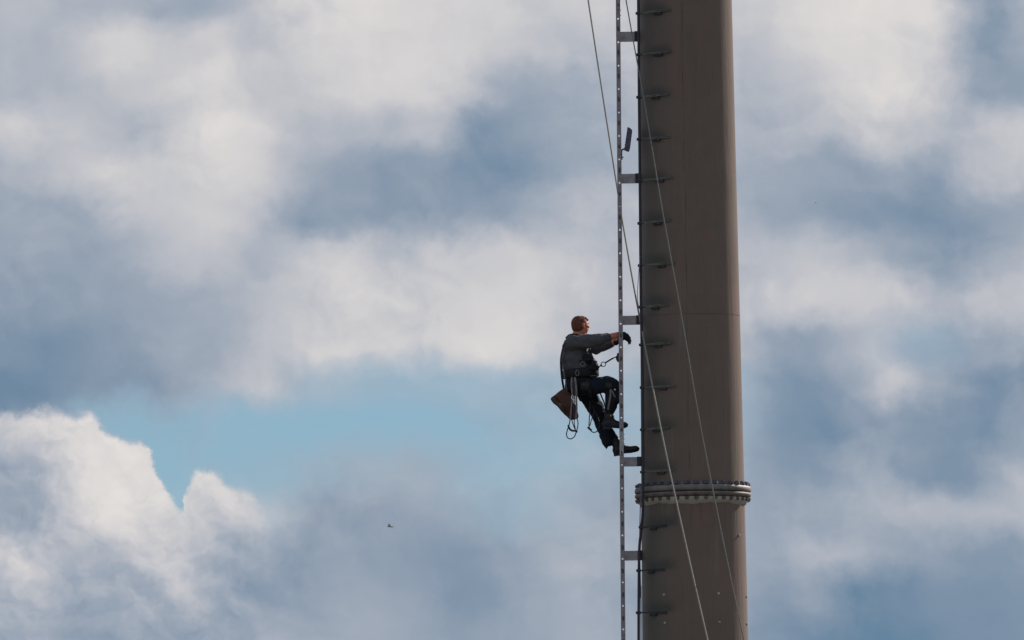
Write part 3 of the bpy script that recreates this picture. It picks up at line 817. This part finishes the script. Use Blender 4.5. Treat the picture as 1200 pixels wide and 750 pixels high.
# trousers
bm = []
ell(bm, at(680.5, 449, 0), .178, .185, .135); ell(bm, at(676, 454, 0), .135, .17, .10); ell(bm, at(681, 440, 0), .185, .165, .07)
limb(bm, at(684, 454, -.09), .108, at(712, 450.5, -.148), .088); limb(bm, at(712, 450.5, -.148), .092, at(717, 453, -.15), .084)
limb(bm, at(717.5, 453, -.15), .088, at(718.2, 467, -.135), .082); limb(bm, at(718.2, 467, -.135), .080, at(715.5, 477, -.115), .062); 
limb(bm, at(715.5, 477, -.115), .062, at(714, 482, -.105), .052)
limb(bm, at(686, 458, .085), .108, at(698.5, 479, .115), .092); limb(bm, at(698.5, 479, .115), .092, at(706, 497, .12), .085)
limb(bm, at(706, 497, .12), .085, at(712.2, 511, .115), .086); limb(bm, at(712.2, 511, .115), .084, at(713.8, 514.5, .115), .083)
trousers = grow('trousers', bm, M['trouser'], .008, person, .03, .011, 7, (1, 1, 1.4))
# flared cuff of the standing leg
bm = bmesh.new()
def loop_(c, ax, ay, tilt):
    rt = Matrix.Rotation(R(tilt), 3, 'Y'); return [c + rt @ Vector((ax * math.cos(a), ay * math.sin(a), 0)) for a in [2 * math.pi * k / 20 for k in range(20)]]
L_ = [loop_(at(710.5, 508, .115), .083, .083, -24), loop_(at(712.8, 516, .115), .083, .085, -30), loop_(at(713.9, 521.2, .115), .062, .085, -58), loop_(at(714.5, 520.5, .115), .055, .078, -50), loop_(at(711, 508, .115), .07, .07, -24)]
vs = [[bm.verts.new(p) for p in l] for l in L_]
for a, b_ in zip(vs, vs[1:]):
    for k in range(20): bm.faces.new((a[k], a[(k + 1) % 20], b_[(k + 1) % 20], b_[k]))
link_mesh('trouser_cuff', bm, M['trouser'], person)
# boots
def boot(heel, toe, ank, r=.05):
    d = (toe - heel); d.y *= .3; d.normalize(); up = Vector((0, 1, 0)).cross(d) * -1
    if up.z < 0: up = -up
    ln = (toe - heel).length
    bm = []; X_ = d; Y_ = up.cross(d); rt = Matrix((X_, Y_, up)).transposed()
    def bp(x, z, y=0): return heel + d * x * ln + up * z + Y_ * y
    ell(bm, bp(.16, .050), .058, .042, .052, rt); ell(bm, bp(.42, .050), .085, .044, .046, rt); ell(bm, bp(.72, .038), .085, .047, .037, rt); ell(bm, bp(.86, .034), .045, .042, .032, rt)
    limb(bm, bp(.22, .06), .05, ank, .051); limb(bm, bp(.40, .055), .04, ank + d * .02, .042)
    o = grow('boot', bm, M['boot'], .006, person, .02, .004, 20)
    bm = bmesh.new()
    prof = [(.0, .034), (.0, -.012), (.27, -.012), (.30, .0), (.40, .004), (.7, -.002), (.9, .008), (1.0, .024), (1.0, .036), (.7, .016), (.3, .018)]
    hwid = [.034, .034, .036, .036, .034, .046, .040, .018, .018, .044, .035]
    A_ = [bm.verts.new(bp(x, z, -h)) for (x, z), h in zip(prof, hwid)]; B_ = [bm.verts.new(bp(x, z, h)) for (x, z), h in zip(prof, hwid)]
    bm.faces.new(A_); bm.faces.new(list(reversed(B_)))
    for i in range(len(prof)): bm.faces.new((A_[i], B_[i], B_[(i + 1) % len(prof)], A_[(i + 1) % len(prof)]))
    bmesh.ops.recalc_face_normals(bm, faces=bm.faces)
    adopt(link_mesh('sole', bm, M['sole'], None, False), o)
    bm = bmesh.new()
    for k in range(4):
        c = bp(.36 + k * .07, .098 - k * .008)
        tube(bm, [c + Y_ * -.03 + up * -.008, c + up * .004, c + Y_ * .03 + up * -.008], .0035, 5)
    adopt(link_mesh('lace', bm, M['grey_web']), o)
    return o
boot(at(706.5, 502.0, -.10), at(735.4, 501.6, -.10), at(713.2, 487.5, -.105))
boot(at(719.3, 533.6, .10), at(749.4, 529.0, .10), at(717.2, 512.5, .108))
# gloves: palm, four fingers, thumb, cuff
def glove(pts_palm, fingers, thumb, cuff):
    bm = []
    for (a, ra), (b_, rb_) in zip(pts_palm, pts_palm[1:]): limb(bm, a, ra, b_, rb_, 14)
    for f in fingers + [thumb]:
        for i in range(len(f) - 1): limb(bm, f[i], .0125 - .0012 * i, f[i + 1], .0125 - .0012 * (i + 1), 12)
    limb(bm, cuff[0], .038, cuff[1], .034, 14)
    return grow('glove', bm, M['glove'], .0042, person, .008, .002, 40)
fing = []
for i, y in enumerate((-.148, -.127, -.106, -.086)):
    k = (0, .6, .3, -1.2)[i]
    fing.append([at(731, 391.0, y), at(735.0 - i * .4, 392.0 + i * .3, y), at(738.0 - i * .6, 395.6, y), at(739.0 - i * .7, 399.4, y), at(738.4 - i * .6, 402.8 - k * .4, y)])
glove([(at(725.5, 392.6, -.12), .034), (at(731, 392.2, -.13), .033), (at(731, 392.2, -.10), .033), (at(734.6, 394.4, -.118), .030), (at(736.2, 397.0, -.115), .022)],
      fing, [at(728.5, 394.0, -.088), at(731.5, 397.0, -.072), at(734.8, 398.8, -.078), at(736.4, 400.6, -.084)], (at(723.8, 392.8, -.12), at(727, 392.3, -.12)))
fing = []
for i, y in enumerate((.070, .090, .110, .130)):
    fing.append([at(727.5, 395.5, y), at(729.3, 390.6, y), at(731.6, 391.0, y), at(731.2, 395.2, y), at(729.2, 396.8, y)])
glove([(at(723.4, 400, .10), .032), (at(726.5, 397, .088), .028), (at(726.5, 397, .112), .028)],
      fing, [at(725.8, 399, .068), at(729.0, 398.8, .06), at(731.0, 397.2, .07), at(731.2, 395.4, .08)], (at(721.8, 401, .10), at(724.6, 399, .10)))
# ------------------------------------------------------------------ harness (worn)
harness = bpy.data.objects.new('harness', None); C.objects.link(harness); harness.location = at(681, 440, 0); adopt(harness, person)
YO = Vector((0, -1, 0))
bm = bmesh.new(); c = at(680.5, 437.5, 0); n = 40; rg = []
for k in range(n):
    a = 2 * math.pi * k / n
    rg.append([bm.verts.new(c + Vector(((r_ + .205) * math.cos(a), (r_ + .188) * math.sin(a), z_ + .012 * math.cos(a)))) for r_, z_ in ((0, -.052), (.010, -.045), (.010, .045), (0, .052), (-.01, 0))])
for k in range(n):
    for i in range(5): bm.faces.new((rg[k][i], rg[(k + 1) % n][i], rg[(k + 1) % n][(i + 1) % 5], rg[k][(i + 1) % 5]))
bmesh.ops.recalc_face_normals(bm, faces=bm.faces)
adopt(link_mesh('waist_belt', bm, M['black_web']), harness)
def webbing(name, pts, wdt, m_, outs=YO, thk=.006, parent=harness, tmp=4):
    bm = bmesh.new(); P_ = smooth_path([at(*p) for p in pts], tmp); strap(bm, P_, wdt, thk, outs)
    o = link_mesh(name, bm, m_, None, False)
    if parent: adopt(o, parent)
    return o
def bmid(f):
    bm = bmesh.new(); f(bm); return bm
webbing('shoulder_strap', [(663.5, 397, -.15), (668, 393.0, -.17), (676, 393, -.20), (683, 398, -.215), (688.5, 407, -.215), (693, 417, -.21), (697, 427, -.205), (700.5, 434, -.15)], .034, M['black_web'])
webbing('back_strap', [(666, 396, -.12), (661.0, 404, -.14), (658.2, 414, -.13), (657.0, 424, -.13), (658.5, 434, -.13)], .03, M['black_web'], Vector((-1, -.5, 0)))
bm = []
ell(bm, at(688.5, 420, -.165), .060, .045, .062); ell(bm, at(693.5, 431, -.14), .075, .055, .045)
pouch = grow('chest_pouch', bm, M['black_web'], .007, None, .02, .008, 18); adopt(pouch, harness)
webbing('chest_strap', [(679, 424, -.21), (686, 421.5, -.225), (693, 421, -.215), (699.5, 424.5, -.15)], .026, M['black_web'])
bm = bmesh.new(); box(bm, at(688.7, 409.5, -.228), .017, .008, .045, Matrix.Rotation(R(18), 3, 'Y'), .002); adopt(link_mesh('buckle', bm, M['alu'], None, False), harness)
bm = bmesh.new(); box(bm, at(697.3, 422.3, -.212), .046, .008, .010, Matrix.Rotation(R(32), 3, 'Y'), .002); adopt(link_mesh('buckle', bm, M['alu'], None, False), harness)
bm = bmesh.new(); tube(bm, torus_pts(at(683, 426.5, -.226), Vector((.026, 0, 0)), Vector((0, .004, .026)), 16), .0045, 6); adopt(link_mesh('gear_ring', bm, M['grey_web']), harness)
bm = bmesh.new(); tube(bm, torus_pts(at(676.5, 437, -.215), Vector((.020, 0, 0)), Vector((0, .004, .034)), 16), .0045, 6); adopt(link_mesh('gear_ring', bm, M['grey_web']), harness)
webbing('belt_edge', [(692, 440.6, -.17), (697, 440.2, -.14), (701.5, 440.8, -.10)], .008, M['grey_web'])
# leg loops round both thighs
def leg_loop(c, ax1, ax2, wdt, m_=M['black_web']):
    bm = bmesh.new(); P_ = torus_pts(c, ax1, ax2, 28); d = ax1.cross(ax2).normalized(); rg = []
    for p in P_[:-1]:
        o_ = (p - c).normalized()
        rg.append([bm.verts.new(p + d * s * wdt / 2 + o_ * q) for s, q in ((-1, 0), (1, 0), (1, .008), (-1, .008))])
    for k in range(27):
        for i in range(4): bm.faces.new((rg[k][i], rg[(k + 1) % 27][i], rg[(k + 1) % 27][(i + 1) % 4], rg[k][(i + 1) % 4]))
    bmesh.ops.recalc_face_normals(bm, faces=bm.faces)
    o = link_mesh('leg_loop', bm, m_); adopt(o, harness)
leg_loop(at(690, 454, -.105), Vector((-.02, .0, .112)), Vector((.0, .112, 0)), .05)
leg_loop(at(689, 462, .09), Vector((.10, 0, .06)), Vector((0, .112, 0)), .05)
def pad(name, u, v, y, sx, sz, rot, par, m_=M['patch']):
    bm = bmesh.new(); n_ = 5; vs = []
    rt = Matrix.Rotation(R(rot), 3, 'Y'); c = at(u, v, y)
    for j in range(n_):
        for i in range(n_):
            a, b2 = i / (n_ - 1) - .5, j / (n_ - 1) - .5
            vs.append(bm.verts.new(c + rt @ Vector((a * sx, (b2 * b2) * .10 * sz / .1, b2 * sz))))
    for j in range(n_ - 1):
        for i in range(n_ - 1):
            k = j * n_ + i; bm.faces.new((vs[k], vs[k + 1], vs[k + n_ + 1], vs[k + n_]))
    g_ = bmesh.ops.solidify(bm, geom=bm.faces[:], thickness=.008)
    o = link_mesh(name, bm, m_, None, True); adopt(o, par); return o
pad('thigh_pad', 685.5, 452.5, -.236, .105, .10, 6, harness)
pad('knee_patch', 713.2, 451.5, -.262, .085, .07, 4, person)
bm = bmesh.new(); ell(bm, at(720.6, 456.6, -.236), .011, .006, .011); adopt(link_mesh('snap_button', bm, M['alu']), person)
webbing('shin_strap', [(715.6, 456, -.242), (715.2, 464, -.226), (713.8, 472, -.205), (712.6, 480, -.17)], .022, M['grey_web'], parent=harness)
webbing('shin_strap', [(717.0, 457.5, -.242), (719.6, 463, -.225), (722.6, 469.5, -.205)], .015, M['grey_web'], parent=harness)
webbing('thigh_strap', [(703.5, 461, .02), (705.5, 466, .02), (708, 472, .02), (709.5, 478, .0), (712, 483, -.03)], .018, M['grey_web'], parent=harness)
bm = bmesh.new(); box(bm, at(715.7, 487.0, -.165), .018, .006, .016, None, .002); adopt(link_mesh('boot_tab', bm, M['yellow'], None, False), person)

# ------------------------------------------------------------------ gear hanging off the harness
bag = thing('tool_bag', 'brown canvas tool bag hanging behind the climber, tipped to a point', 'tool bag', at(663, 472, -.12))
bm = bmesh.new()
poly = [(644.8, 467.2), (650, 463), (659.5, 455.8), (664.5, 457.2), (669, 462), (673, 472), (677.2, 486), (676.6, 490.8), (670, 491.6), (664, 487.5), (654, 477)]
cx = sum(p[0] for p in poly) / len(poly); cy = sum(p[1] for p in poly) / len(poly)
lay = [(-.20, .84), (-.185, .97), (-.13, 1.0), (-.07, 1.0), (-.015, .97), (.0, .84)]
vs = [[bm.verts.new(at(cx + (u - cx) * s, cy + (v - cy) * s, y)) for u, v in poly] for y, s in lay]
bm.faces.new(list(reversed(vs[0]))); bm.faces.new(vs[-1])
for a, b_ in zip(vs, vs[1:]):
    for k in range(len(poly)): bm.faces.new((a[k], a[(k + 1) % len(poly)], b_[(k + 1) % len(poly)], b_[k]))
bmesh.ops.recalc_face_normals(bm, faces=bm.faces)
bmesh.ops.triangulate(bm, faces=[f for f in bm.faces if len(f.verts) > 4])
bmesh.ops.subdivide_edges(bm, edges=bm.edges[:], cuts=3, use_grid_fill=True, smooth=.25)
for v in bm.verts: v.co += Vector((0, 1, 0)) * (.035 * noise.noise(v.co * 9) + .014 * noise.noise(v.co * 24)) + Vector((1, 0, .6)) * .013 * noise.noise(v.co * 13 + Vector((5, 0, 0)))
bg_body = link_mesh('bag_body', bm, M['canvas']); adopt(bg_body, bag)
def part_strap(name, pts, wdt, m_, par, outs=YO, thk=.005):
    return webbing(name, pts, wdt, m_, outs, thk, par)
part_strap('bag_seam', [(650, 463.4, -.2), (655, 470, -.207), (662, 479, -.207), (669, 489, -.2)], .010, M['black_web'], bag)
bm = bmesh.new(); box(bm, at(656.2, 473.6, -.209), .022, .006, .012, Matrix.Rotation(R(20), 3, 'Y'), .002); adopt(link_mesh('rivet_plate', bm, M['grey_web'], None, False), bag)
part_strap('bag_strap', [(657.3, 424, -.14), (657.8, 434, -.15), (659.0, 446, -.14), (661.2, 458, -.12)], .026, M['black_web'], bag)
part_strap('bag_strap', [(659.0, 428, -.155), (660.6, 436, -.16), (662.4, 446, -.15), (664.5, 458, -.13)], .010, M['alu'] if False else M['grey_web'], bag)  # thin pale strip paints the lit edge of the strap
# webbing sling column with its metal clips
sling = thing('gear_sling', 'pair of grey webbing slings clipped to the hip in front of the brown bag', 'sling', at(672, 446, -.22))
part_strap('webbing', [(670.0, 442, -.225), (669.6, 452, -.232), (670.6, 464, -.235), (669.4, 478, -.235), (668.2, 492, -.23)], .018, M['grey_web'], sling)
part_strap('webbing', [(673.6, 442, -.225), (675.2, 454, -.235), (675.4, 466, -.238), (675.8, 480, -.235), (674.8, 491, -.23)], .022, M['grey_web'], sling)
part_strap('webbing', [(672.0, 444, -.22), (672.4, 455, -.228), (672.8, 466, -.228), (673.0, 490, -.225)], .020, M['cord'], sling)
for (u, v) in ((670.8, 465.8), (673.4, 470.5)):
    bm = bmesh.new(); tube(bm, torus_pts(at(u, v, -.245), Vector((.011, 0, .002)), Vector((0, .003, .022)), 16), .005, 6)
    adopt(link_mesh('carabiner', bm, M['alu']), sling)
bm = bmesh.new(); box(bm, at(672.5, 468.6, -.246), .035, .007, .013, None, .002); adopt(link_mesh('buckle', bm, M['alu'], None, False), sling)
# dark cord loops
def cord_loop(label, loc, parts):
    t_ = thing('cord_loop', label, 'rope loop', loc, 'cord loops hanging below the harness')
    for nm, pts, r_, m_ in parts:
        bm = bmesh.new(); tube(bm, smooth_path([at(*p) for p in pts], 5), r_, 8); adopt(link_mesh(nm, bm, m_), t_)
    return t_
cord_loop('dark cord loops dangling below the brown bag', at(670, 492, -.22), [
    ('cord', [(668.2, 490, -.22), (667.2, 497, -.22), (665.2, 503, -.22), (663.8, 509, -.22), (665.5, 513.2, -.22), (669.5, 514.2, -.22), (673.2, 511.5, -.22), (675.0, 507, -.22), (677.0, 500, -.22), (677.2, 494, -.22), (675.5, 489, -.22)], .0062, M['cord']),
    ('cord', [(669.5, 490, -.21), (671.5, 497, -.21), (674.8, 505, -.21)], .006, M['cord']),
    ('cord', [(673.5, 489, -.20), (673.0, 496, -.20), (674.4, 503, -.20)], .005, M['cord']),
    ('knot', [(665.8, 498, -.22), (667.5, 502.5, -.225), (670.5, 504.6, -.22), (674.5, 505, -.22), (676.4, 506.6, -.22)], .0125, M['glove'])])
cord_loop('thin cord loop dangling behind the standing leg', at(691, 474, -.02), [
    ('cord', [(691.6, 470, -.02), (691.2, 482, -.02), (690.6, 492, -.02), (690.4, 500, -.02), (693, 505.4, -.02), (697, 506.6, -.02), (701, 504.0, -.02), (702.6, 498, -.02), (700.8, 490, -.02), (697, 482, -.02), (694.8, 476, -.02)], .0062, M['cord']),
    ('cord', [(697.0, 480, -.01), (694.0, 489, -.01), (691.2, 499, -.01)], .0055, M['cord']),
    ('knot', [(688.6, 500.5, -.02), (690.8, 502.5, -.02), (693.4, 504.6, -.02)], .012, M['glove']),
    ('knot', [(700.0, 504.6, -.02), (702.2, 503.0, -.02)], .010, M['glove'])])
# fall arrester with lanyard
fa = thing('fall_arrester', 'small dark fall arrest trolley on the ladder rail with a short lanyard', 'fall arrester', at(724, 418, -.1))
bm = bmesh.new()
tr = [(723.9, 413.4), (722.8, 414.6), (723.0, 416.0), (721.2, 418.4), (721.8, 421.2), (723.4, 424.0), (725.6, 424.6), (726, 413.4)]
A = [bm.verts.new(at(u, v, -.13)) for u, v in tr]; B = [bm.verts.new(at(u, v, -.09)) for u, v in tr]
bm.faces.new(A); bm.faces.new(list(reversed(B)))
for i in range(len(tr)): bm.faces.new((A[i], A[(i + 1) % len(tr)], B[(i + 1) % len(tr)], B[i]))
bmesh.ops.recalc_face_normals(bm, faces=bm.faces); bmesh.ops.bevel(bm, geom=bm.edges[:], offset=.003, segments=1, affect='EDGES')
adopt(link_mesh('trolley', bm, M['dark_steel'], None, False), fa)
bm = bmesh.new(); tube(bm, smooth_path([at(722.6, 417.8, -.11), at(720, 419.0, -.11), at(718.6, 419.9, -.11)], 4), .006, 8); adopt(link_mesh('shackle', bm, M['dark_steel']), fa)
bm = bmesh.new(); strap(bm, [at(719, 419.4, -.11), at(714.5, 422.0, -.115), at(709.2, 425.3, -.12)], .018, .014, YO); adopt(link_mesh('lanyard', bm, M['dark_steel']), fa)
bm = bmesh.new(); tube(bm, torus_pts(at(707.0, 426.9, -.12), Vector((.024, 0, .012)), Vector((-.012, .004, .024)), 20), .0052, 8); adopt(link_mesh('carabiner', bm, M['dark_steel']), fa)
bm = bmesh.new(); limb(bm, at(704.6, 428.2, -.12), .014, at(700.5, 430.5, -.11), .02, 10); adopt(link_mesh('tie_in_hook', bm, M['glove']), fa)

# ------------------------------------------------------------------ birds far off
def bird(u, v, y, span, yaw, bank, label):
    c = at(u, v, y)
    t_ = thing('bird', label, 'bird', c, 'birds far off in the sky')
    rt = Matrix.Rotation(yaw, 3, 'Z') @ Matrix.Rotation(bank, 3, 'X')
    s = span
    bm = bmesh.new()
    prof = [(-.30, .01), (-.22, .03), (-.10, .055), (.05, .065), (.16, .05), (.22, .038), (.27, .03), (.31, .01)]
    tube(bm, [c + rt @ Vector((x * s, 0, .0)) for x, _ in prof], [r_ * s for _, r_ in prof], 10)
    link_mesh('body', bm, M['feather'], t_)
    for sg in (-1, 1):
        bm = bmesh.new()
        pts = [((.10, .04), (-.08, .04), .0), ((.16, .22), (-.08, .22), .09), ((.10, .38), (-.06, .36), .10), ((-.02, .50), (-.06, .49), .06)]
        tp_, bt = [], []
        for (xa, ya_), (xb, yb_), zz in pts:
            tp_.append((bm.verts.new(c + rt @ Vector((xa * s, sg * ya_ * s, zz * s + .008 * s))), bm.verts.new(c + rt @ Vector((xb * s, sg * yb_ * s, zz * s + .004 * s)))))
            bt.append((bm.verts.new(c + rt @ Vector((xa * s, sg * ya_ * s, zz * s - .008 * s))), bm.verts.new(c + rt @ Vector((xb * s, sg * yb_ * s, zz * s - .004 * s)))))
        for i in range(3):
            bm.faces.new((tp_[i][0], tp_[i][1], tp_[i + 1][1], tp_[i + 1][0])); bm.faces.new((bt[i][0], bt[i + 1][0], bt[i + 1][1], bt[i][1]))
            bm.faces.new((tp_[i][0], tp_[i + 1][0], bt[i + 1][0], bt[i][0])); bm.faces.new((tp_[i][1], bt[i][1], bt[i + 1][1], tp_[i + 1][1]))
        link_mesh('wing', bm, M['feather'], t_, False)
    bm = bmesh.new(); q = [c + rt @ Vector((x * s, y_ * s, z_ * s)) for x, y_, z_ in ((-.22, -.02, .006), (-.22, .02, .006), (-.40, .07, 0), (-.40, -.07, 0))]
    a4 = [bm.verts.new(p) for p in q]; b4 = [bm.verts.new(p - Vector((0, 0, .01 * s))) for p in q]
    bm.faces.new(a4); bm.faces.new(list(reversed(b4)))
    for i in range(4): bm.faces.new((a4[i], b4[i], b4[(i + 1) % 4], a4[(i + 1) % 4]))
    link_mesh('tail', bm, M['feather'], t_, False)
bird(457.2, 617.0, 700, .58, R(205), R(-28), 'small dark bird gliding low against the grey cloud left of the tower')
bird(955.8, 237.8, 1600, .30, R(20), R(30), 'tiny faint speck of a bird high up, right of the tower')
